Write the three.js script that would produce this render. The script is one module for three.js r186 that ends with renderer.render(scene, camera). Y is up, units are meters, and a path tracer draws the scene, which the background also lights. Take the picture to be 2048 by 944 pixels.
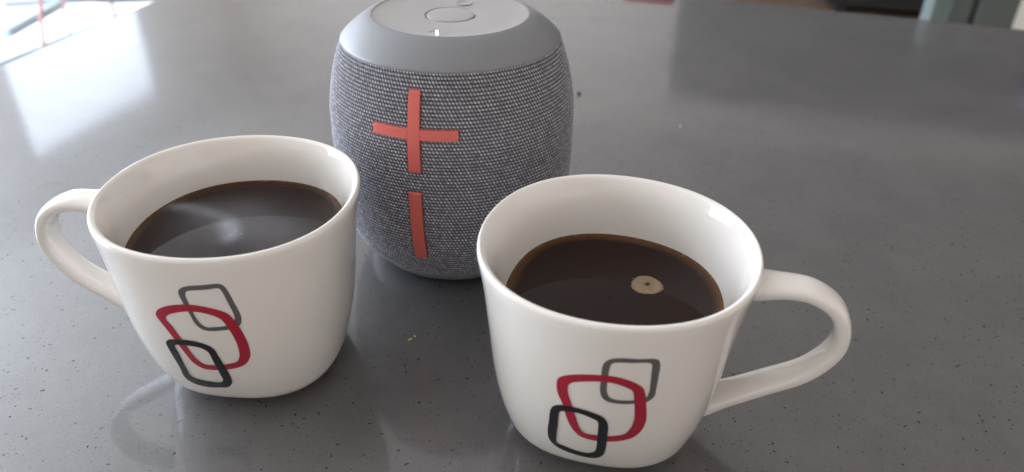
import * as THREE from 'three';
import { RectAreaLightUniformsLib } from 'three/addons/lights/RectAreaLightUniformsLib.js';
import { RoundedBoxGeometry } from 'three/addons/geometries/RoundedBoxGeometry.js';
import { mergeGeometries } from 'three/addons/utils/BufferGeometryUtils.js';

// ---------------------------------------------------------------- camera, light, exposure
const T = 0.76;                                   // height of the table top above the floor
const MM = 0.001;
const scene = new THREE.Scene();
const camera = new THREE.PerspectiveCamera(2 * Math.atan(472 / 1549) * 180 / Math.PI, 2048 / 944, 0.01, 50);
camera.position.set(0, T + 0.1902, 0);
camera.rotation.order = 'YXZ';
camera.rotation.set(-0.569, 0, 0.017);
camera.focus = 0.255;
camera.userData.fStop = 10.5;
const renderer = new THREE.WebGLRenderer();
renderer.toneMapping = THREE.LinearToneMapping;
renderer.toneMappingExposure = 1.34;
renderer.shadowMap.enabled = true;
scene.background = new THREE.Color(0x000000);
RectAreaLightUniformsLib.init();
const DAY = new THREE.Color(0.84, 0.95, 1.10);    // daylight at the balcony door
const DAY2 = new THREE.Color(1.0, 0.905, 0.85);    // warmer daylight at the window behind the viewer
const DOOR_LIGHT = 9.0, SIDE_LIGHT = 0.95;

// the room's own axes: s runs along the far wall, t away from it
const PHI = -0.254, E1 = [0.968, 0.2515], E2 = [-0.2515, 0.968];
const rp = (s, y, t) => new THREE.Vector3(s * E1[0] + t * E2[0], y, s * E1[1] + t * E2[1]);

// ---------------------------------------------------------------- helpers
function rng(seed) { let a = seed >>> 0; return () => { a = (a + 0x6d2b79f5) | 0; let q = Math.imul(a ^ (a >>> 15), 1 | a); q = (q + Math.imul(q ^ (q >>> 7), 61 | q)) ^ q; return ((q ^ (q >>> 14)) >>> 0) / 4294967296; }; }
const lin = (r, g, b) => new THREE.Color().setRGB(r, g, b);
const std = (c, roughness = 0.5, more = {}) => new THREE.MeshPhysicalMaterial({ color: c, roughness, ...more });
const used = {};
function numbered(n) { const k = used[n] = (used[n] ?? -1) + 1; return k ? n + '_' + String(k).padStart(3, '0') : n; }
function tag(o, label, category, group) { o.userData.label = label; o.userData.category = category; if (group) o.userData.group = group; return o; }
function mesh(name, geo, mat, parent) { const m = new THREE.Mesh(geo, mat); m.name = parent ? name : numbered(name); m.castShadow = m.receiveShadow = true; (parent ?? scene).add(m); return m; }
function thing(name, pos, turn = 0) { const g = new THREE.Group(); g.name = numbered(name); g.position.copy(pos); g.rotation.y = turn; scene.add(g); return g; }
function struct(name, geo, mat) { const m = mesh(name, geo, mat); m.userData.kind = 'structure'; return m; }
function box(w, h, d, x = 0, y = 0, z = 0) { const g = new THREE.BoxGeometry(w, h, d); g.translate(x, y, z); return g; }
function roomBox(name, s0, s1, y0, y1, t0, t1, mat) {
  const m = struct(name, new THREE.BoxGeometry(s1 - s0, y1 - y0, t1 - t0), mat);
  m.position.copy(rp((s0 + s1) / 2, (y0 + y1) / 2, (t0 + t1) / 2)); m.rotation.y = PHI; return m;
}
function canvasNoise(size, seed, cells) {           // tiling value noise, 0..1
  const R = rng(seed), out = new Float32Array(size * size); let amp = 1, tot = 0;
  for (const c of cells) {
    const g = new Float32Array(c * c).map(() => R());
    for (let y = 0; y < size; y++) { const v = y / size * c, j = v | 0, fy = v - j, sy = fy * fy * (3 - 2 * fy);
      for (let x = 0; x < size; x++) { const u = x / size * c, i = u | 0, fx = u - i, sx = fx * fx * (3 - 2 * fx);
        const a = g[j * c + i], b = g[j * c + (i + 1) % c], d = g[((j + 1) % c) * c + i], e = g[((j + 1) % c) * c + (i + 1) % c];
        out[y * size + x] += amp * (a + (b - a) * sx + (d - a) * sy + (a - b - d + e) * sx * sy); } }
    tot += amp; amp *= 0.6;
  }
  return out.map((v) => v / tot);
}
function dataTex(size, fill, srgb) {
  const d = new Uint8Array(size * size * 4);
  for (let i = 0; i < size * size; i++) { const c = fill(i); d[4 * i] = c[0]; d[4 * i + 1] = c[1]; d[4 * i + 2] = c[2]; d[4 * i + 3] = c[3] ?? 255; }
  const t = new THREE.DataTexture(d, size, size); t.wrapS = t.wrapT = THREE.RepeatWrapping; t.magFilter = t.minFilter = THREE.LinearFilter; if (srgb) t.colorSpace = THREE.SRGBColorSpace; t.needsUpdate = true; return t;
}
const toS = (v) => 255 * Math.min(1, Math.max(0, v <= 0.0031308 ? v * 12.92 : 1.055 * Math.pow(v, 1 / 2.4) - 0.055));
function grid(nu, nv, f, wrap) {                    // f(i, j) -> [x, y, z]; columns wrap round when wrap
  const P = [], I = [], W = wrap ? nu : nu + 1;
  for (let j = 0; j <= nv; j++) for (let i = 0; i < W; i++) P.push(...f(i, j));
  for (let j = 0; j < nv; j++) for (let i = 0; i < nu; i++) { const a = j * W + i, b = j * W + (i + 1) % W, c = a + W, d = b + W; I.push(a, c, b, b, c, d); }
  const g = new THREE.BufferGeometry(); g.setAttribute('position', new THREE.Float32BufferAttribute(P, 3)); g.setIndex(I); g.computeVertexNormals(); return g;
}
function flip(g) { const i = g.index.array; for (let k = 0; k < i.length; k += 3) { const q = i[k]; i[k] = i[k + 1]; i[k + 1] = q; } g.computeVertexNormals(); return g; }
function pchip(X, Y) {                              // smooth monotone curve through points
  const n = X.length, h = [], d = [], m = [];
  for (let i = 0; i < n - 1; i++) { h.push(X[i + 1] - X[i]); d.push((Y[i + 1] - Y[i]) / h[i]); }
  m[0] = d[0]; m[n - 1] = d[n - 2];
  for (let i = 1; i < n - 1; i++) m[i] = d[i - 1] * d[i] <= 0 ? 0 : 3 * (h[i - 1] + h[i]) / ((2 * h[i] + h[i - 1]) / d[i - 1] + (h[i] + 2 * h[i - 1]) / d[i]);
  return (x) => { let i = 0; while (i < n - 2 && x > X[i + 1]) i++; const s = Math.min(1, Math.max(0, (x - X[i]) / h[i])), s2 = s * s, s3 = s2 * s;
    return (2 * s3 - 3 * s2 + 1) * Y[i] + (s3 - 2 * s2 + s) * h[i] * m[i] + (3 * s2 - 2 * s3) * Y[i + 1] + (s3 - s2) * h[i] * m[i + 1]; };
}
function spline(P, n, closed) { return new THREE.CatmullRomCurve3(P.map((p) => new THREE.Vector3(p[0], p[1], p[2] ?? 0)), closed, 'centripetal').getSpacedPoints(n); }

// ---------------------------------------------------------------- the room that the table mirrors
const wallMat = std(lin(0.85, 0.785, 0.715), 0.9), ceilMat = std(lin(0.78, 0.72, 0.66), 0.95);
const frameMat = std(lin(0.7, 0.71, 0.72), 0.4);
const CE = 2.7, SW = -3.27, SR = 3.4, TB = -4.75, TF = 2.6;
{
  const n = canvasNoise(512, 5, [8, 64, 256]);
  const wood = dataTex(512, (i) => { const x = i % 512, y = (i / 512) | 0, plank = (x / 128) | 0, edge = x % 128 < 3 ? 0.5 : 1, k = (0.75 + 0.5 * n[((y >> 3) * 512 + x * 3 % 512)] + 0.12 * ((plank * 37) % 5 - 2) / 2) * edge; return [toS(0.16 * k), toS(0.105 * k), toS(0.075 * k)]; }, true);
  wood.repeat.set(6, 3);
  roomBox('wood_floor', -2.1, SR, -0.1, 0, TB, -1.5, std(lin(1, 1, 1), 0.5, { map: wood }));
  const tile = dataTex(256, (i) => { const x = i % 256, y = (i / 256) | 0, g = x < 3 || y < 3 ? 0.55 : 0.82 + 0.04 * n[i % (512 * 512)]; return [toS(g), toS(g), toS(g * 0.98)]; }, true);
  tile.repeat.set(3, 15);
  const tile2 = tile.clone(); tile2.repeat.set(14, 10); tile2.needsUpdate = true;
  roomBox('tile_floor', -2.1, SR, -0.1, 0, -1.5, TF, std(lin(1, 1, 1), 0.35, { map: tile2 }));
  roomBox('tile_floor', SW, -2.1, -0.1, 0, TB, TF, std(lin(1, 1, 1), 0.35, { map: tile }));
}
roomBox('ceiling', SW - 0.2, SR + 0.2, CE, CE + 0.15, TB - 0.2, TF + 0.2, ceilMat);
roomBox('far_wall', SW, SR, 0, CE, TB - 0.2, TB, wallMat);
roomBox('near_wall', SW, SR, 0, CE, TF, TF + 0.2, wallMat);
// wall with the balcony door
const D0 = -3.88, D1 = -2.8, DH = 2.48, E0 = -2.45, EE = 0.9, EY = 0.5;
roomBox('door_wall', SW - 0.2, SW, 0, CE, TB - 0.2, D0, wallMat);
roomBox('door_wall', SW - 0.2, SW, 0, CE, D1, E0, wallMat);
roomBox('door_wall', SW - 0.2, SW, 0, CE, EE, TF + 0.2, wallMat);
roomBox('door_wall', SW - 0.2, SW, 0, EY, E0, EE, wallMat);
roomBox('door_wall', SW - 0.2, SW, DH, CE, E0, EE, wallMat);
roomBox('door_wall', SW - 0.2, SW, DH, CE, D0, D1, wallMat);
// wall with the side window
const V0 = -1.5, V1 = 2.3, VY0 = 0.3, VY1 = 2.45;
roomBox('window_wall', SR, SR + 0.2, 0, CE, TB - 0.2, V0, wallMat);
roomBox('window_wall', SR, SR + 0.2, 0, CE, V1, TF + 0.2, wallMat);
roomBox('window_wall', SR, SR + 0.2, 0, VY0, V0, V1, wallMat);
roomBox('window_wall', SR, SR + 0.2, VY1, CE, V0, V1, wallMat);
function glazed(name, label, category, s, face, y0, y1, t0, t1, panes, L, glow, color) {
  const g = thing(name, rp(s, y0, (t0 + t1) / 2), PHI), w = t1 - t0, h = y1 - y0, pw = w / panes, b = 0.05;
  const glowMat = new THREE.MeshStandardMaterial({ color: 0x000000, emissive: color, emissiveIntensity: glow, roughness: 1 });
  for (let k = 0; k < panes; k++) {
    const z = -w / 2 + pw * (k + 0.5);
    mesh('frame', mergeGeometries([box(0.06, b, pw, 0, b / 2, z), box(0.06, b, pw, 0, h - b / 2, z), box(0.06, h - 2 * b, b, 0, h / 2, z - pw / 2 + b / 2), box(0.06, h - 2 * b, b, 0, h / 2, z + pw / 2 - b / 2)]), frameMat, g);
    mesh('bright_pane', box(0.012, h - 2 * b, pw - 2 * b, -face * 0.02, h / 2, z), glowMat, g);
    const r = new THREE.RectAreaLight(color, L - glow, pw - 2 * b, h - 2 * b);
    r.position.copy(rp(s + face * 0.012, y0 + h / 2, (t0 + t1) / 2 + z)); r.lookAt(rp(s + face * 2, y0 + h / 2, (t0 + t1) / 2 + z)); r.name = 'daylight'; scene.add(r);
  }
  return tag(g, label, category);
}
glazed('balcony_door', 'tall glazed balcony door glowing with daylight, mirrored in the table at far left', 'door', SW - 0.06, 1, 0, DH, D0, D1, 1, 3.5, 1.4, DAY);
glazed('wide_window', 'wide daylight window beside the balcony door, left of the picture', 'window', SW - 0.06, 1, EY, DH, E0, EE, 3, DOOR_LIGHT, 1.6, DAY);
glazed('side_window', 'broad soft window to the right of the table, outside the picture', 'window', SR + 0.06, -1, VY0, VY1, V0, V1, 3, SIDE_LIGHT, 0.5, DAY2);

// ---------------------------------------------------------------- table
{
  const C = [-0.260, -0.833], a = [0.952, 0.306], b = [-0.2515, 0.968];
  const pt = (u, v) => [C[0] + a[0] * u + b[0] * v, C[1] + a[1] * u + b[1] * v];
  const corners = [pt(0, 0), pt(1.75, 0), pt(1.75, 0.98), pt(0, 0.98)];
  const N = 2048, R = rng(11), col = new Float32Array(N * N), hgt = new Float32Array(N * N);
  const n1 = canvasNoise(N, 3, [24, 96, 700]);
  for (let i = 0; i < N * N; i++) col[i] = 0.9 + 0.5 * (n1[i] - 0.5) + 0.42 * (R() - 0.5);
  const blot = (x, y, rx, ry, ang, v, dh) => { const c = Math.cos(ang), s = Math.sin(ang), r = Math.ceil(Math.max(rx, ry)) + 1, k = 0.6 + 0.8 * R();
    for (let j = -r; j <= r; j++) for (let i = -r; i <= r; i++) { const p = (i * c + j * s) / rx, q = (j * c - i * s) / ry, d = Math.sqrt(p * p + q * q) + 0.25 * Math.sin(3 * Math.atan2(q, p) + k * 9); if (d > 1.15) continue;
      const w = Math.min(1, (1.15 - d) * 2.5), o = ((y + j + N) % N) * N + (x + i + N) % N; col[o] += (v - col[o]) * w; hgt[o] += dh * w; } };
  for (let k = 0; k < 9000; k++) blot((R() * N) | 0, (R() * N) | 0, 0.9 + 1.3 * R(), 0.7 + 0.6 * R(), R() * 6.3, 0.3 + 0.45 * R(), -0.35 * (0.4 + 0.6 * R()));
  for (let k = 0; k < 3600; k++) { const z = R() ** 2; blot((R() * N) | 0, (R() * N) | 0, 1.2 + 2.1 * z, 0.8 + 0.9 * z, R() * 6.3, 0.06 + 0.25 * R(), -0.4 - 0.45 * R()); }
  for (let k = 0; k < 600; k++) blot((R() * N) | 0, (R() * N) | 0, 0.8 + 0.7 * R(), 0.7 + 0.4 * R(), R() * 6.3, 1.6 + 1.2 * R(), 0);
  const map = dataTex(N, (i) => { const v = 0.074 * col[i]; return [toS(v), toS(v * 0.935), toS(v * 0.925)]; }, true);
  const shine = dataTex(N, (i) => { const v = 255 * Math.max(0.04, Math.min(1, 1 + 1.15 * hgt[i] - 0.32 * (R() ** 2))); return [v, v, v, v]; });
  const bump = dataTex(N, (i) => { const v = 200 + 120 * hgt[i]; return [v, v, v]; });
  const smear = (() => { const q = canvasNoise(512, 41, [3, 7, 18, 60]); return dataTex(512, (i) => { const v = 255 * Math.min(1, 0.45 + 0.75 * q[i]); return [v, v, v]; }); })();
  smear.repeat.set(1.7, 1.9);
  for (const t of [map, bump, shine]) t.repeat.set(2.4, 2.4);
  const top = std(lin(1, 1, 1), 0.45, { ior: 1.9, map, bumpMap: bump, bumpScale: 0.00016, specularIntensityMap: shine, clearcoat: 0.9, clearcoatMap: shine, clearcoatRoughness: 0.1, clearcoatRoughnessMap: smear });
  const s = new THREE.Shape(corners.map((p) => new THREE.Vector2(p[0], -p[1])));
  const g = new THREE.ExtrudeGeometry(s, { depth: 0.026, bevelEnabled: true, bevelThickness: 0.002, bevelSize: 0.002, bevelSegments: 3 });
  g.rotateX(-Math.PI / 2); g.translate(0, -0.028, 0);
  const t = thing('table', new THREE.Vector3(0, T, 0));
  tag(t, 'polished dark grey speckled stone table carrying the mugs and the speaker', 'table');
  mesh('table_top', g, top, t);
  const legMat = std(lin(0.05, 0.05, 0.05), 0.5);
  for (const [u, v] of [[0.14, 0.14], [1.6, 0.14], [1.6, 0.84], [0.14, 0.84]]) { const [x, z] = pt(u, v); mesh('leg', box(0.06, T - 0.028, 0.06, x, -(T - 0.028) / 2 - 0.028, z), legMat, t); }
}

// ---------------------------------------------------------------- mugs
const MH = 68.05;
const outR = pchip([0, 0.03, 0.08, 0.16, 0.3, 0.5, 0.7, 0.85, 0.965].map((v) => v * MH), [23.5, 27.4, 30.9, 33.1, 35.9, 38.3, 39.6, 40.45, 41.3]);
// how far the plan departs from a circle at foot, middle and rim
const H2 = [0.030, -0.038, 0.010], H3 = [0.002, 0.009, 0.005], H4 = [-0.037, -0.024, -0.009];
function mugPoint(th, y, inset = 0) {
  const t = y / MH, q = (a) => a[0] * (1 - t) * (1 - 2 * t) + 4 * a[1] * t * (1 - t) + a[2] * t * (2 * t - 1), r0 = outR(Math.min(y, 65.7)), r = r0 - inset;
  const rr = r * (1 + q(H2) * Math.cos(2 * th) + q(H3) * Math.cos(3 * th) + q(H4) * Math.cos(4 * th));
  return [(rr * Math.cos(th) + r0 * (0.022 * (1 - t) + 0.019 * t)) * MM, y * MM, rr * Math.sin(th) * MM];
}
const porcelain = std(lin(0.775, 0.73, 0.68), 0.09, { ior: 1.52, clearcoat: 0.5, clearcoatRoughness: 0.04 });
const printMats = { grey: std(lin(0.105, 0.10, 0.097), 0.25), red: std(lin(0.36, 0.014, 0.035), 0.25), black: std(lin(0.010, 0.011, 0.015), 0.25) };
const PRINT = [{                                  // the printed outlines on the two broad sides: [degrees round the mug, mm up]
  grey: [[[86.2, 54.9], [85.3, 56.7], [83, 57.9], [78.6, 58.4], [74.1, 58.2], [67.7, 58.1], [66, 57.4], [65.2, 55.5], [65.1, 51.5], [65.1, 46.9], [65.3, 44.1], [68, 42.1], [72.7, 41.7], [79.2, 41.6], [83, 42.1], [85.2, 43.5], [86.3, 46.2], [86.3, 50.4]],
    [[83.4, 55], [82.8, 56.2], [81, 56.7], [76.2, 56.8], [69.3, 56.7], [68.5, 56.2], [68, 52.5], [67.7, 47.9], [67.7, 45.8], [68.8, 43.8], [72, 43.2], [76.6, 43], [80.8, 43.3], [82.5, 44.1], [83.6, 46], [83.8, 50.3]]],
  red: [[[103, 44.9], [102.6, 47.1], [100.8, 48.6], [95.8, 50.4], [89, 51.6], [81.4, 51.8], [74.8, 50.3], [70.4, 47.9], [69, 45.4], [67.6, 40], [66.6, 34.6], [67.4, 30.2], [70.2, 26.7], [74.5, 25], [80.7, 23.9], [86.6, 23.6], [92.6, 24.5], [96.3, 27.7], [98.7, 32.3], [100.4, 37.8], [102.5, 41.7]],
    [[98.5, 44.4], [98, 46.3], [96, 47.5], [91.9, 48.6], [86.5, 49.4], [81, 49.2], [76.4, 47.9], [74.1, 46.7], [73.2, 44.2], [72.1, 39.2], [71.6, 34.9], [72.4, 31], [74.2, 28.5], [79.1, 27.1], [85.3, 26.7], [91, 26.8], [93.2, 29.1], [94.8, 33.4], [96.5, 38.4], [98.1, 42.1]]],
  black: [[[105.5, 33.9], [104.1, 35.9], [101.5, 37.1], [95, 37.7], [89.1, 37.1], [84.6, 35.9], [82.5, 34.2], [81.5, 31.8], [81.2, 25.7], [81, 20], [81.8, 15.2], [85.2, 12.4], [90.9, 11.8], [98.7, 12.6], [104.9, 14.2], [107.8, 17.2], [108.1, 21.6], [106.6, 28.5]],
    [[101.9, 33.3], [101.3, 34.4], [98.9, 35.1], [93.9, 35.6], [88.9, 34.6], [86.1, 33.5], [85.6, 32.4], [85.4, 27], [85.3, 20.1], [85.8, 17.4], [89, 15.2], [95.2, 15.2], [101.2, 16.4], [104.2, 16.9], [104.2, 19.7], [102.7, 27.5]]],
}, {
  grey: [[[271.9, 56.9], [270.3, 58.5], [267.7, 59.3], [261.4, 59.8], [254.8, 60], [253.1, 59], [252.1, 57.1], [250.7, 52.6], [249.5, 48.5], [249.5, 46.2], [250.7, 44.1], [253.5, 43.1], [257.7, 42.7], [262.4, 42.5], [266, 43], [268.5, 45.1], [269.6, 48.6], [271.1, 53]],
    [[269.1, 56.4], [268, 57.5], [265, 57.9], [259.8, 58.2], [255.3, 58.4], [254.5, 57.4], [253.4, 53.8], [252.1, 48.8], [252.2, 46.5], [254.1, 44.9], [257.3, 44.3], [260.9, 44.1], [264.1, 44.1], [266, 45.3], [267.3, 47.4], [268.3, 51.4]]],
  red: [[[286.3, 46.5], [284.8, 48.5], [280.9, 50.5], [274.7, 52.1], [267.5, 52.6], [260.5, 51.5], [254.9, 49.5], [252.6, 46.9], [250.6, 42.3], [249.3, 37.2], [249.1, 33.2], [249.8, 30.3], [252.2, 27.5], [256, 25.9], [261.7, 24.9], [267.3, 24.5], [272.9, 24.7], [276.8, 27.1], [278.8, 31.7], [281.1, 37.1], [283.7, 42.1], [285.6, 44.8]],
    [[281.7, 45.9], [280.2, 47.4], [276.2, 48.9], [270.9, 49.9], [265.5, 49.9], [260.7, 48.8], [257.5, 47.1], [255.5, 43.3], [253.9, 38.3], [253.6, 33.7], [254.3, 30.8], [256, 28.8], [260.1, 27.8], [266.2, 27.1], [271.6, 27.3], [274.2, 29.6], [275.9, 33.9], [277.5, 38.3], [279.7, 42.8]]],
  black: [[[286.9, 34.8], [285, 36.6], [280.9, 37.6], [274, 38.1], [268.1, 37.2], [264.3, 35.3], [263.2, 31.9], [262.1, 26.8], [261.5, 20.5], [262.4, 17.1], [265.9, 14.3], [270.6, 13.7], [278.6, 13.1], [285.6, 14], [288.4, 16.8], [286.9, 23.1], [286.8, 29.5]],
    [[282.5, 34.6], [280.5, 35.3], [275.1, 35.7], [270, 35.2], [267.2, 33.5], [266.5, 29.3], [266, 23.3], [266.2, 18.8], [268.3, 17.3], [274, 17.2], [279.3, 17.6], [283.4, 18.9], [283.1, 23.3], [282.5, 29.8]]],
}];
function printRing(side, which, out) {        // a printed outline lying on the mug's wall
  const K = 1.55, flat = (q) => q.map((p) => [p[0] / K, p[1]]), n = 120;
  const A = spline(flat(PRINT[side][which][0]), n, true), B0 = spline(flat(PRINT[side][which][1]), 4 * n, true), B = [];
  let at = 0;                                       // start the inner outline at its nearest point, then walk it in step
  for (let i = 0; i < B0.length; i++) if (B0[i].distanceTo(A[0]) < B0[at].distanceTo(A[0])) at = i;
  for (let i = 0; i <= n; i++) B.push(B0[(at + i * 4) % (4 * n)]);
  return grid(n, 4, (i, j) => { const a = A[i % n], b = B[i % n], u = j / 4, th = (a.x + (b.x - a.x) * u) * K * Math.PI / 180, y = a.y + (b.y - a.y) * u;
    const p = mugPoint(th, y), q = mugPoint(th + 0.01, y), r = mugPoint(th, y + 0.3), nx = new THREE.Vector3(q[0] - p[0], 0, q[2] - p[2]).cross(new THREE.Vector3(r[0] - p[0], r[1] - p[1], r[2] - p[2])).normalize().multiplyScalar(-out * MM);
    return [p[0] + nx.x, p[1] + nx.y, p[2] + nx.z]; }, true);
}
function mugBody() {
  const rows = [], W = 4.65, L = 1.6;
  for (const q of [0.02, 0.5, 0.82]) rows.push({ y: 1.2, r: q });
  rows.push({ y: 0.1, r: 0.9 }, { y: 0, r: 0.95 });
  for (const y of [0.25, 0.7, 1.3, 2, 2.8, 4, 5.5, 7, 8.5, 11, 14, 18, 23, 28, 34, 40, 46, 50, 53, 55.5, 57.5, 59, 60.5, 62, 63, 64, 65, MH - L]) rows.push({ y, r: 1 });
  for (let k = 1; k <= 5; k++) { const a = k / 5 * Math.PI / 2; rows.push({ y: MH - L + Math.sin(a) * L, in: 0.85 * (1 - Math.cos(a)), cap: MH - L }); }
  for (const [dy, ins] of [[0.06, 1.25], [0.25, 1.65], [0.6, 2.05], [1.1, 2.4], [1.8, 2.75], [2.8, 3.15], [4.2, 3.55], [6, 3.95], [8.5, 4.3]]) rows.push({ y: MH - dy, in: ins });
  for (const y of [56, 52, 47, 41, 34, 27, 20, 15, 11.5]) rows.push({ y, in: W });
  rows.push({ y: 9.3, in: 5.4 }, { y: 7.6, in: 7.4 }, { y: 6.6, in: 10.5 });
  for (const q of [0.55, 0.25, 0.01]) rows.push({ y: 6.3, r: q });
  const n = 144;
  return grid(n, rows.length - 1, (i, j) => { const w = rows[j], th = i / n * Math.PI * 2;
    if (w.in !== undefined) { const p = mugPoint(th, w.cap ?? w.y, w.in); return [p[0], w.y * MM, p[2]]; }
    const p = mugPoint(th, w.r < 1 ? 0 : w.y); return [p[0] * w.r, w.y * MM, p[2] * w.r]; }, true);
}
function mugHandle() {
  const C = spline([[37.6, 59.7], [39.6, 59.8], [55.8, 60.7], [64.6, 55.1], [67.2, 44.6], [61.3, 33.3], [48.5, 23.5], [32.3, 12.4], [30.8, 11.4]], 64), n = 24;
  return grid(n, C.length - 1, (i, j) => { const u = j / (C.length - 1), a = C[Math.max(0, j - 1)], b = C[Math.min(C.length - 1, j + 1)], tx = b.x - a.x, ty = b.y - a.y, l = Math.hypot(tx, ty), nx = ty / l, ny = -tx / l;
    const e0 = Math.exp(-(((u - 0.03) / 0.06) ** 2)), e1 = Math.exp(-(((u - 0.97) / 0.06) ** 2)), fl = 1 + 0.35 * e0 + 0.25 * e1;
    const w = (11.6 * (1 - u) * (1 - 2 * u) + 4 * 9.8 * u * (1 - u) + 12.6 * u * (2 * u - 1)) * (1 + 0.12 * e0 + 0.12 * e1), th = 4.95 * fl, q = i / n * Math.PI * 2;
    const c = Math.sign(Math.cos(q)) * Math.abs(Math.cos(q)) ** 0.75, s = Math.sign(Math.sin(q)) * Math.abs(Math.sin(q)) ** 0.75;
    return [(C[j].x + nx * c * th / 2) * MM, (C[j].y + ny * c * th / 2) * MM, s * w / 2 * MM]; }, true);
}
const mugL = thing('coffee_mug', new THREE.Vector3(-0.08976, T + 0.0002, -0.21586), 3.080);
mesh('body', mugBody(), porcelain, mugL);
mesh('handle', mugHandle(), porcelain, mugL);
for (const side of [0, 1]) ['grey', 'red', 'black'].forEach((c, k) => mesh('printed_outline', printRing(side, c, 0.08 + 0.05 * k), printMats[c], mugL));
tag(mugL, 'white mug with its handle to the left, steaming black coffee, printed outlines leaning left', 'mug', 'white mugs of coffee');
const mugR = mugL.clone(); mugR.name = numbered('coffee_mug'); mugR.position.set(0.03013, T + 0.0002, -0.18987); mugR.rotation.set(0, -0.242, 0); scene.add(mugR);
mugR.userData = {}; tag(mugR, 'white mug with its handle to the right, in front of the speaker, printed outlines upright', 'mug', 'white mugs of coffee');

// ---------------------------------------------------------------- coffee
const coffeeMat = new THREE.MeshPhysicalMaterial({ color: 0xffffff, vertexColors: true, roughness: 0.03, ior: 1.34, specularIntensity: 0.6 });
function coffeeGeo(level, seed, tide) {
  const n = 160, rows = [0.01, 0.3, 0.55, 0.75, 0.85, 0.9, 0.925, 0.945, 0.962, 0.976, 0.986, 0.993, 0.998, 1.004], R = canvasNoise(64, seed, [8, 16, 32]);
  const g = grid(n, rows.length - 1, (i, j) => { const p = mugPoint(i / n * Math.PI * 2, level, 4.55), f = rows[j], up = f > 0.95 ? 0.75 * ((f - 0.95) / 0.05) ** 2 : 0; return [p[0] * f, (level + up) * MM, p[2] * f]; }, true);
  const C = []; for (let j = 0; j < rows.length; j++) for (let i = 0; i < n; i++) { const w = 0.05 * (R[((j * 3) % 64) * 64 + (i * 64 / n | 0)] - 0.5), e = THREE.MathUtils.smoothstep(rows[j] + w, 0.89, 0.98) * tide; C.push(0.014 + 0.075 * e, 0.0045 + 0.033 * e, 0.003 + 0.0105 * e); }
  g.setAttribute('color', new THREE.Float32BufferAttribute(C, 3));
  return flip(g);
}
function coffee(mug, level, seed, tide, label) { const g = thing('coffee', mug.position, mug.rotation.y); tag(g, label, 'coffee'); mesh('liquid', coffeeGeo(level, seed, tide), coffeeMat, g);
  const R = rng(seed), parts = []; // a thin uneven line of froth where the coffee meets the wall
  for (let k = 0; k < 420; k++) { const th = R() * 6.2832, keep = 0.5 + 0.5 * Math.sin(th * 3 + seed) * Math.sin(th * 7 + 1); if (R() > 0.25 + 0.75 * keep) continue; const r = (0.10 + 0.22 * R() ** 2) * MM, p = mugPoint(th, level, 4.75 + 0.7 * R() ** 2), b = new THREE.IcosahedronGeometry(r, 1); b.translate(p[0], p[1] + 0.5 * MM, p[2]); parts.push(b); }
  mesh('froth', mergeGeometries(parts), std(lin(0.22, 0.12, 0.05), 0.25), g).userData.kind = 'stuff';
  return g; }
const LEV_L = 51.1, LEV_R = 46.7;
coffee(mugL, LEV_L, 21, 0.6, 'black coffee with a pale steam swirl filling the left mug');
const cupR = coffee(mugR, LEV_R, 22, 1, 'black coffee with one small tan foam patch in the right mug');
{
  const R = rng(4), n = 110, rows = 26, wob = Array.from({ length: n }, (_, i) => 1 + 0.04 * Math.sin(3 * i / n * 6.283 + 1) + 0.015 * Math.sin(8 * i / n * 6.283) + 0.03 * (R() - 0.5));
  const g = grid(n, rows, (i, j) => { const f = 0.1 + 0.9 * j / rows, th = i / n * Math.PI * 2, r = f * wob[i]; return [(10.4 + 4.9 * r * Math.cos(th)) * MM, (LEV_R + 0.06 + 0.20 * (1 - f ** 4) + 0.16 * R() * (1 - f ** 6)) * MM, (-9.6 + 4.9 * r * Math.sin(th)) * MM]; }, true);
  const C = []; for (let j = 0; j <= rows; j++) for (let i = 0; i < n; i++) { const f = j / rows, k = (0.5 + 0.75 * R()) * (1 - 0.25 * Math.exp(-(((f - 0.1) / 0.06) ** 2)) - 0.45 * Math.max(0, (f - 0.85) / 0.15)); C.push(0.26 * k, 0.185 * k, 0.105 * k); }
  g.setAttribute('color', new THREE.Float32BufferAttribute(C, 3));
  flip(g);
  const foam = mesh('foam', g, std(lin(1, 1, 1), 0.7, { vertexColors: true }), cupR);
  const tiny = [], b = new THREE.SphereGeometry(0.6 * MM, 20, 12); b.scale(1, 0.6, 1); b.translate(10.7 * MM, (LEV_R + 0.35) * MM, -10.1 * MM);
  for (let k = 0; k < 70; k++) { const a = R() * 6.2832, q = 4.9 * (0.25 + 0.8 * Math.sqrt(R())), r = (0.09 + 0.16 * R() ** 2) * MM, t = new THREE.IcosahedronGeometry(r, 1); t.translate((10.4 + q * Math.cos(a)) * MM, (LEV_R + 0.16) * MM, (-9.6 + q * Math.sin(a)) * MM); tiny.push(t); }
  mesh('tiny_bubbles', mergeGeometries(tiny), std(lin(0.34, 0.25, 0.15), 0.15), foam).userData.kind = 'stuff';
  mesh('bubble', b, std(lin(0.03, 0.02, 0.015), 0.02), foam);
}
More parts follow.
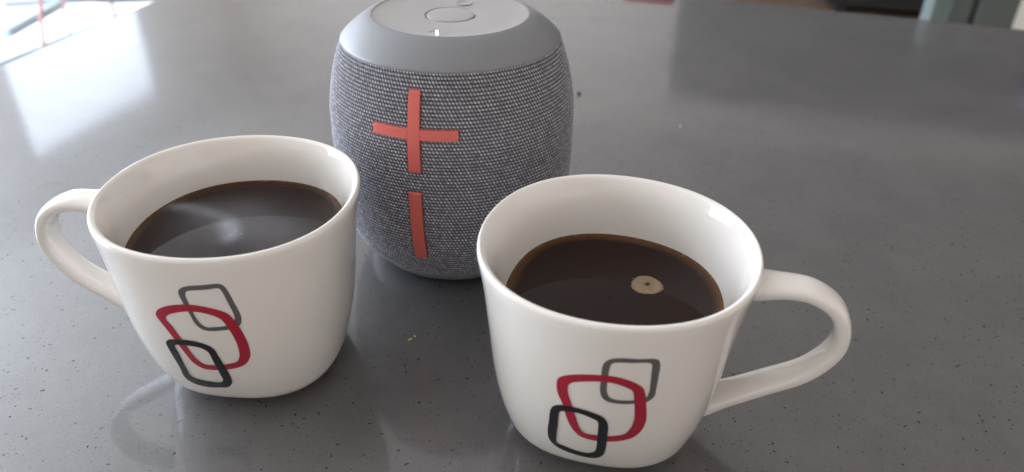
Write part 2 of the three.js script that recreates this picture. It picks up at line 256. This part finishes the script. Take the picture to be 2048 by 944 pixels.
{ // steam: a thin curled veil of vapour standing just above the coffee
  const N = 256, n = canvasNoise(N, 9, [6, 12, 24, 48]), A = new Float32Array(N * N), veil = new Float32Array(N * N);
  const strokes = [[[0.585, 0.50], [0.535, 0.45], [0.515, 0.385]], [[0.71, 0.58], [0.61, 0.56], [0.53, 0.49], [0.50, 0.41], [0.53, 0.36]], [[0.97, 0.66], [0.84, 0.63], [0.71, 0.58]], [[0.2, 0.4], [0.45, 0.55], [0.8, 0.5]]];
  strokes.forEach((s, k) => { for (const p of spline(s, 60)) { const rad = [0.055, 0.04, 0.05, 0.2][k] * N, a = [0.016, 0.018, 0.020, 0.009][k], x0 = p.x * N, y0 = p.y * N; for (let y = Math.max(0, y0 - 3 * rad | 0); y < Math.min(N, y0 + 3 * rad); y++) for (let x = Math.max(0, x0 - 3 * rad | 0); x < Math.min(N, x0 + 3 * rad); x++) (k < 3 ? A : veil)[y * N + x] += a * Math.exp(-((x - x0) ** 2 + (y - y0) ** 2) / rad / rad); } });
  const alpha = dataTex(N, (i) => { const v = 255 * Math.min(1, A[i] * (0.35 + 1.3 * n[i]) + veil[i] * (0.8 + 0.4 * n[i])); return [v, v, v]; });
  const g = grid(40, 40, (i, j) => { const u = i / 40 - 0.5, v = j / 40 - 0.5; return [u * 60 * MM, (LEV_L + 3.2 + 1.4 * Math.sin(u * 5 + v * 4)) * MM, v * 60 * MM]; });
  const uv = []; for (let j = 0; j <= 40; j++) for (let i = 0; i <= 40; i++) uv.push(i / 40, j / 40); g.setAttribute('uv', new THREE.Float32BufferAttribute(uv, 2));
  const m = mesh('steam', g, std(lin(0.80, 0.84, 0.95), 1, { alphaMap: alpha, transparent: true, opacity: 0.3, side: THREE.DoubleSide, depthWrite: false }));
  m.position.copy(mugL.position); m.rotation.y = 3.08; tag(m, 'thin white curl of steam over the coffee in the left mug', 'steam');
}

// ---------------------------------------------------------------- speaker
const SPX = -0.02475, SPZ = -0.29305;
const spk = thing('portable_speaker', new THREE.Vector3(SPX, T + 0.0002, SPZ));
tag(spk, 'round grey fabric speaker with coral plus and minus signs, standing behind the two mugs', 'speaker');
const spR = pchip([0, 3, 7, 14, 30, 48, 66, 80, 95], [30.8, 35.1, 38.2, 43.2, 47.6, 48.7, 48.6, 46.6, 42.0]);
{
  const grey = std(lin(0.20, 0.203, 0.215), 0.42), pale = std(lin(0.345, 0.325, 0.32), 0.5), baseMat = std(lin(0.20, 0.215, 0.24), 0.4);
  const lathe = (pts, n = 128) => { const g = new THREE.LatheGeometry(pts.map((p) => new THREE.Vector2(p[0] * MM, p[1] * MM)), n); return g; };
  const bp = [[0.01, 0.8], [24, 0.8], [27, 0]]; for (let k = 0; k <= 8; k++) { const y = 0.1 + k; bp.push([spR(y) - 0.4, y]); } bp.push([36, 8.6]);
  mesh('base_ring', lathe(bp), baseMat, spk);
  // knitted sleeve: every stitch is a raised slanted loop
  const cols = 226, per = 6, rowsN = 66, nu = cols * per, nv = rowsN * 6, R = rng(77), y0 = 7.3, y1 = 94.8;
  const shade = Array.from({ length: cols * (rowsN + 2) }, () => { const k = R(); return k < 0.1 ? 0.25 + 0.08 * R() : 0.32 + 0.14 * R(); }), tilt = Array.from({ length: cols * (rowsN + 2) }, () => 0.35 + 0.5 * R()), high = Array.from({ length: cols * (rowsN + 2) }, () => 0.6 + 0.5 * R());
  const pads = [[99.6, 104.8, 59.3, 88.8], [83.4, 121.2, 72.05, 75.68], [100.0, 105.5, 20.4, 51.1]];   // the sleeve is cut back round the raised signs
  const P = new Float32Array(nu * (nv + 1) * 3), C = new Float32Array(nu * (nv + 1) * 3), I = [];
  for (let j = 0; j <= nv; j++) { const v = j / nv * rowsN, y = y0 + (y1 - y0) * j / nv;
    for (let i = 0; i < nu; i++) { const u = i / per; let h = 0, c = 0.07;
      for (const rr of [Math.floor(v) - 1, Math.floor(v), Math.floor(v) + 1]) for (const dc of [-1, 0, 1]) {
        if (rr < 0 || rr >= rowsN) continue; const off = (rr % 2) * 0.5, cc = Math.floor(u - off) + dc, id = rr * cols + ((cc % cols) + cols) % cols, x = u - off - cc - 0.5, w = v - rr - 0.5, t = tilt[id], X = x * Math.cos(t) + w * Math.sin(t), Y = w * Math.cos(t) - x * Math.sin(t);
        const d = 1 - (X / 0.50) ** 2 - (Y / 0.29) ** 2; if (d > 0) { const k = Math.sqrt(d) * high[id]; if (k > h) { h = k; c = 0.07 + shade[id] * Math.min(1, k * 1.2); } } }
      const th = i / nu * Math.PI * 2; let gap = 9;
      for (const [a0, a1, b0, b1] of pads) { const a = th * 180 / Math.PI, dx = Math.max(a0 - a, 0, a - a1) * 0.84, dy = Math.max(b0 - y, 0, y - b1); gap = Math.min(gap, Math.hypot(dx, dy)); }
      const edge = Math.min(1, j / 5, (nv - j) / 5, Math.max(0, (gap - 0.25) / 0.5)), r = spR(y) - 0.45 * (1 - edge) + 0.55 * h * edge - 0.2, o = (j * nu + i) * 3;
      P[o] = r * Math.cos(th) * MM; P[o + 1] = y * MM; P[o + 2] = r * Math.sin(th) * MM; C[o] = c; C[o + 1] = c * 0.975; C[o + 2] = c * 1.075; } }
  const I2 = new Uint32Array(nu * nv * 6); let q = 0;
  for (let j = 0; j < nv; j++) for (let i = 0; i < nu; i++) { const a = j * nu + i, b = j * nu + (i + 1) % nu; I2[q++] = a; I2[q++] = a + nu; I2[q++] = b; I2[q++] = b; I2[q++] = a + nu; I2[q++] = b + nu; }
  const g = new THREE.BufferGeometry(); g.setAttribute('position', new THREE.BufferAttribute(P, 3)); g.setAttribute('color', new THREE.BufferAttribute(C, 3)); g.setIndex(new THREE.BufferAttribute(I2, 1)); g.computeVertexNormals();
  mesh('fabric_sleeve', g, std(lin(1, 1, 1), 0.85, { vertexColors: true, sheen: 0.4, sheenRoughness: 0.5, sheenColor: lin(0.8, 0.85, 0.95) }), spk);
  // top: sloping cap, then a slightly dished plate
  const cap = []; for (let k = 0; k <= 14; k++) { const a = k / 14; cap.push([42.2 - 11.9 * a ** 1.12, 94.6 + 8.5 * (1 - (1 - a) ** 1.25)]); }
  mesh('top_cap', lathe([[40, 93.2], [41.9, 93.9], ...cap, [29.9, 103.25], [29.5, 103.1]]), grey, spk);
  const plate = mesh('top_plate', lathe([[29.6, 103.0], [27, 102.55], [22, 102.2], [10.1, 102.0], [9.9, 101.6], [9.3, 101.3], [9.1, 101.3]]), pale, spk);
  mesh('power_button', lathe([[9.05, 101.3], [8.95, 101.9], [8.7, 102.12], [6, 102.2], [0.01, 102.25]]), pale, plate);
  const dim = std(lin(0.33, 0.32, 0.32), 0.45);
  for (const [x, z] of [[-3.2, 23.4], [4.2, -14.5]]) { const d = new THREE.SphereGeometry(3.9 * MM, 32, 10, 0, Math.PI * 2, Math.PI * 0.72, Math.PI * 0.28); d.scale(1, 0.28, 1); d.translate(x * MM, 103.05 * MM, z * MM); const t = new THREE.TorusGeometry(3.1 * MM, 0.16 * MM, 8, 40); t.rotateX(Math.PI / 2); t.translate(x * MM, 102.3 * MM, z * MM); mesh('indicator_dimple', mergeGeometries([d.toNonIndexed(), t.toNonIndexed()]), dim, plate); }
  const led = new RoundedBoxGeometry(0.9 * MM, 0.5 * MM, 4.6 * MM, 3, 0.2 * MM); led.rotateY(0.12); led.translate(-2.9 * MM, 102.8 * MM, 24.3 * MM);
  mesh('indicator_light', led, new THREE.MeshStandardMaterial({ color: 0xffffff, emissive: lin(0.75, 0.95, 1), emissiveIntensity: 1.4 }), plate);
  // raised rubber signs
  const coral = std(lin(0.62, 0.125, 0.10), 0.5);
  const sign = (test, t0, t1, ya, yb) => { // a raised pad that follows the sleeve, built from bars
    const bars = test.map(([a0, a1, b0, b1]) => { const nu2 = 24, nv2 = 24, P2 = [];
      const f = (u, v, o) => { const th = (a0 + (a1 - a0) * u) * Math.PI / 180, y = b0 + (b1 - b0) * v, r = spR(y) + o; return [r * Math.cos(th) * MM, y * MM, r * Math.sin(th) * MM]; };
      const e = 0.012, U = [0, 0, e, ...Array.from({ length: nu2 - 1 }, (_, i) => (i + 1) / nu2), 1 - e, 1, 1], V = [0, 0, e, ...Array.from({ length: nv2 - 1 }, (_, i) => (i + 1) / nv2), 1 - e, 1, 1];
      return grid(U.length - 1, V.length - 1, (i, j) => { const rim = i === 0 || j === 0 || i === U.length - 1 || j === V.length - 1, mid = i === 1 || j === 1 || i === U.length - 2 || j === V.length - 2; return f(U[i], V[j], rim ? -0.6 : mid ? 0.58 : 0.72); }); });
    return mergeGeometries(bars); };
  mesh('plus_sign', sign([[99.6, 104.8, 59.3, 88.8], [83.4, 99.6, 72.05, 75.7], [104.8, 121.2, 72.05, 75.65]]), coral, spk);
  mesh('minus_sign', sign([[100.0, 105.5, 20.4, 51.1]]), coral, spk);
}

// ---------------------------------------------------------------- crumbs on the table
{
  const R = rng(31), lump = (r, f = 1) => { const g = new THREE.IcosahedronGeometry(r, 1), p = g.attributes.position; const seen = {}; for (let i = 0; i < p.count; i++) { const k = [p.getX(i), p.getY(i), p.getZ(i)].map((v) => Math.round(v * 1e7)).join(); const s = seen[k] ??= 0.7 + 0.6 * R(); p.setXYZ(i, p.getX(i) * s * f, p.getY(i) * s, p.getZ(i) * s); } g.computeVertexNormals(); return g; };
  const crumb = (x, z, r, f, c, turn, label) => { const m = mesh('crumb', lump(r * MM, f), std(c, 0.8)); m.position.set(x * MM, T + r * 0.7 * MM, z * MM); m.rotation.y = turn; tag(m, label, 'crumb'); };
  crumb(41.3, -466.6, 1.1, 1, lin(0.04, 0.025, 0.01), 0, 'dark brown crumb on the table just right of the speaker');
  crumb(-37.6, -223.8, 0.3, 3, lin(0.5, 0.42, 0.12), 0.7, 'yellow sliver of a crumb on the table between the mugs');
  crumb(-36.2, -225.8, 0.22, 2.5, lin(0.75, 0.75, 0.7), -0.9, 'white thread of a crumb beside the yellow sliver between the mugs');
  crumb(98, -420, 0.45, 1.3, lin(0.7, 0.7, 0.68), 0.4, 'pale crumb on the open table right of the speaker');
  const w = mesh('wrapper', (() => { const g = new THREE.IcosahedronGeometry(0.014, 3), p = g.attributes.position; for (let i = 0; i < p.count; i++) { const x = p.getX(i), y = p.getY(i), z = p.getZ(i), s = 1 + 0.22 * Math.sin(x * 520 + y * 300) * Math.cos(z * 430 + x * 200); p.setXYZ(i, x * s * 1.5, y * s * 0.8, z * s); } g.computeVertexNormals(); return g; })(), std(lin(0.12, 0.1, 0.2), 0.35));
  w.position.set(0.3655, T + 0.009, -0.498); tag(w, 'crumpled dark purple wrapper at the right edge of the picture', 'wrapper');
}

// ---------------------------------------------------------------- furniture beyond the table
const bar = (a, b, r, n = 12) => { const A = new THREE.Vector3(...a), B = new THREE.Vector3(...b), g = new THREE.CylinderGeometry(r, r, A.distanceTo(B), n, 1); g.applyQuaternion(new THREE.Quaternion().setFromUnitVectors(new THREE.Vector3(0, 1, 0), B.clone().sub(A).normalize())); g.translate((A.x + B.x) / 2, (A.y + B.y) / 2, (A.z + B.z) / 2); return g; };
{
  const blue = std(lin(0.5, 0.6, 0.66), 0.5), red = std(lin(0.75, 0.42, 0.40), 0.5), dark = std(lin(0.22, 0.23, 0.26), 0.7);
  const c = thing('metal_chair', new THREE.Vector3(-0.9, 0, -1.8));
  tag(c, 'metal chair with thin red legs and blue grey foot bars in the glare', 'chair');
  const B = (name, a, b, r, m) => mesh(name, bar([a[0] + 0.9, a[1], a[2] + 1.8], [b[0] + 0.9, b[1], b[2] + 1.8], r), m, c);
  B('foot_bar', [-1.23, 0.31, -1.47], [-1.04, 0.31, -2.09], 0.014, blue);
  B('foot_bar', [-1.281, 0.31, -1.90], [-1.277, 0.31, -2.16], 0.013, blue);
  B('foot_bar', [-1.43, 0.31, -2.16], [-1.10, 0.31, -2.27], 0.012, blue);
  B('leg', [-1.175, 0, -1.747], [-1.09, 0.49, -1.797], 0.005, red);
  B('leg', [-1.075, 0, -2.025], [-1.06, 0.49, -2.04], 0.0055, red);
  B('leg', [-1.30, 0, -2.16], [-1.22, 0.49, -2.12], 0.004, red);
  const seat = new THREE.CylinderGeometry(0.19, 0.17, 0.025, 48); seat.translate(0.06, 0.55, -0.02); mesh('seat', seat, dark, c);
  const rim = new THREE.TorusGeometry(0.215, 0.014, 10, 64); rim.rotateX(Math.PI / 2); rim.translate(0.06, 0.50, -0.0); mesh('seat_rim', rim, dark, c);
  for (const x of [-0.1, 0.22]) mesh('seat_support', bar([x, 0.5, -0.14], [x, 0.55, -0.1], 0.01), dark, c);
}
{
  const k = thing('low_cabinet', rp(0.94, 0, -3.70), PHI);
  tag(k, 'low black cabinet on the brown floor beyond the table at upper right', 'cabinet');
  const m = std(lin(0.012, 0.011, 0.011), 0.5);
  mesh('carcass', box(1.0, 0.7, 0.4, 0, 0.39, 0), m, k);
  for (const x of [-0.25, 0.25]) { const d = mesh('door', new RoundedBoxGeometry(0.485, 0.62, 0.02, 2, 0.004).translate(x, 0.39, 0.212), m, k); mesh('handle', box(0.012, 0.1, 0.02, x - Math.sign(x) * 0.2, 0.5, 0.232), std(lin(0.25, 0.12, 0.1), 0.4), d); }
  for (const [x, z] of [[-0.44, -0.15], [0.44, -0.15], [-0.44, 0.15], [0.44, 0.15]]) mesh('leg', box(0.04, 0.04, 0.04, x, 0.02, z), m, k);
}
{
  const teal = std(lin(0.10, 0.125, 0.118), 0.6), dull = std(lin(0.07, 0.078, 0.070), 0.6);
  const k = thing('wooden_chair', new THREE.Vector3(0.64, 0, -1.16), 0);
  tag(k, 'grey green painted wooden chair behind the table at the upper right corner', 'chair');
  mesh('post', new RoundedBoxGeometry(0.03, 0.95, 0.03, 2, 0.003).translate(-0.013, 0.475, 0), teal, k);
  mesh('side_rail', new RoundedBoxGeometry(0.032, 0.93, 0.026, 2, 0.003).translate(0.0185, 0.465, -0.004), dull, k);
  mesh('post', new RoundedBoxGeometry(0.057, 0.95, 0.03, 2, 0.003).translate(0.071, 0.475, 0), dull, k);
  mesh('seat', new RoundedBoxGeometry(0.16, 0.03, 0.3, 2, 0.006).translate(0.03, 0.42, -0.166), teal, k);
  for (const x of [-0.01, 0.08]) mesh('rear_leg', box(0.03, 0.405, 0.03, x, 0.2025, -0.29), teal, k);
}
{
  const k = thing('white_post', new THREE.Vector3(0.762, 0, -1.17), -0.1);
  tag(k, 'white wooden post at the upper right corner beside the grey green chair', 'post');
  mesh('post', new RoundedBoxGeometry(0.04, 0.9, 0.03, 2, 0.004).translate(0, 0.45, 0), std(lin(0.75, 0.72, 0.68), 0.6), k);
  mesh('foot', new RoundedBoxGeometry(0.09, 0.03, 0.09, 2, 0.004).translate(0.02, 0.0155, 0), std(lin(0.75, 0.72, 0.68), 0.6), k);
}
{
  const k = mesh('folded_cloth', new RoundedBoxGeometry(0.046, 0.007, 0.012, 3, 0.003), std(lin(0.5, 0.05, 0.06), 0.9));
  k.position.set(0.119, T + 0.0036, -0.7035); k.rotation.y = -0.31; tag(k, 'small red folded cloth at the far table edge, cut by the top of the picture', 'cloth');
}
{
  const k = thing('tall_wardrobe', rp(1.45, 0, -4.46), PHI);
  tag(k, 'tall dark wardrobe against the far wall, mirrored in the right half of the table', 'wardrobe');
  const m = std(lin(0.05, 0.05, 0.05), 0.6);
  mesh('carcass', box(3.3, 2.23, 0.56, 0, 1.135, 0), m, k);
  for (let i = 0; i < 6; i++) mesh('door', new RoundedBoxGeometry(0.54, 2.16, 0.02, 2, 0.003).translate(-1.375 + i * 0.55, 1.135, 0.291), m, k);
  mesh('plinth', box(3.2, 0.02, 0.5, 0, 0.01, 0), m, k);
}
renderer.render(scene, camera);
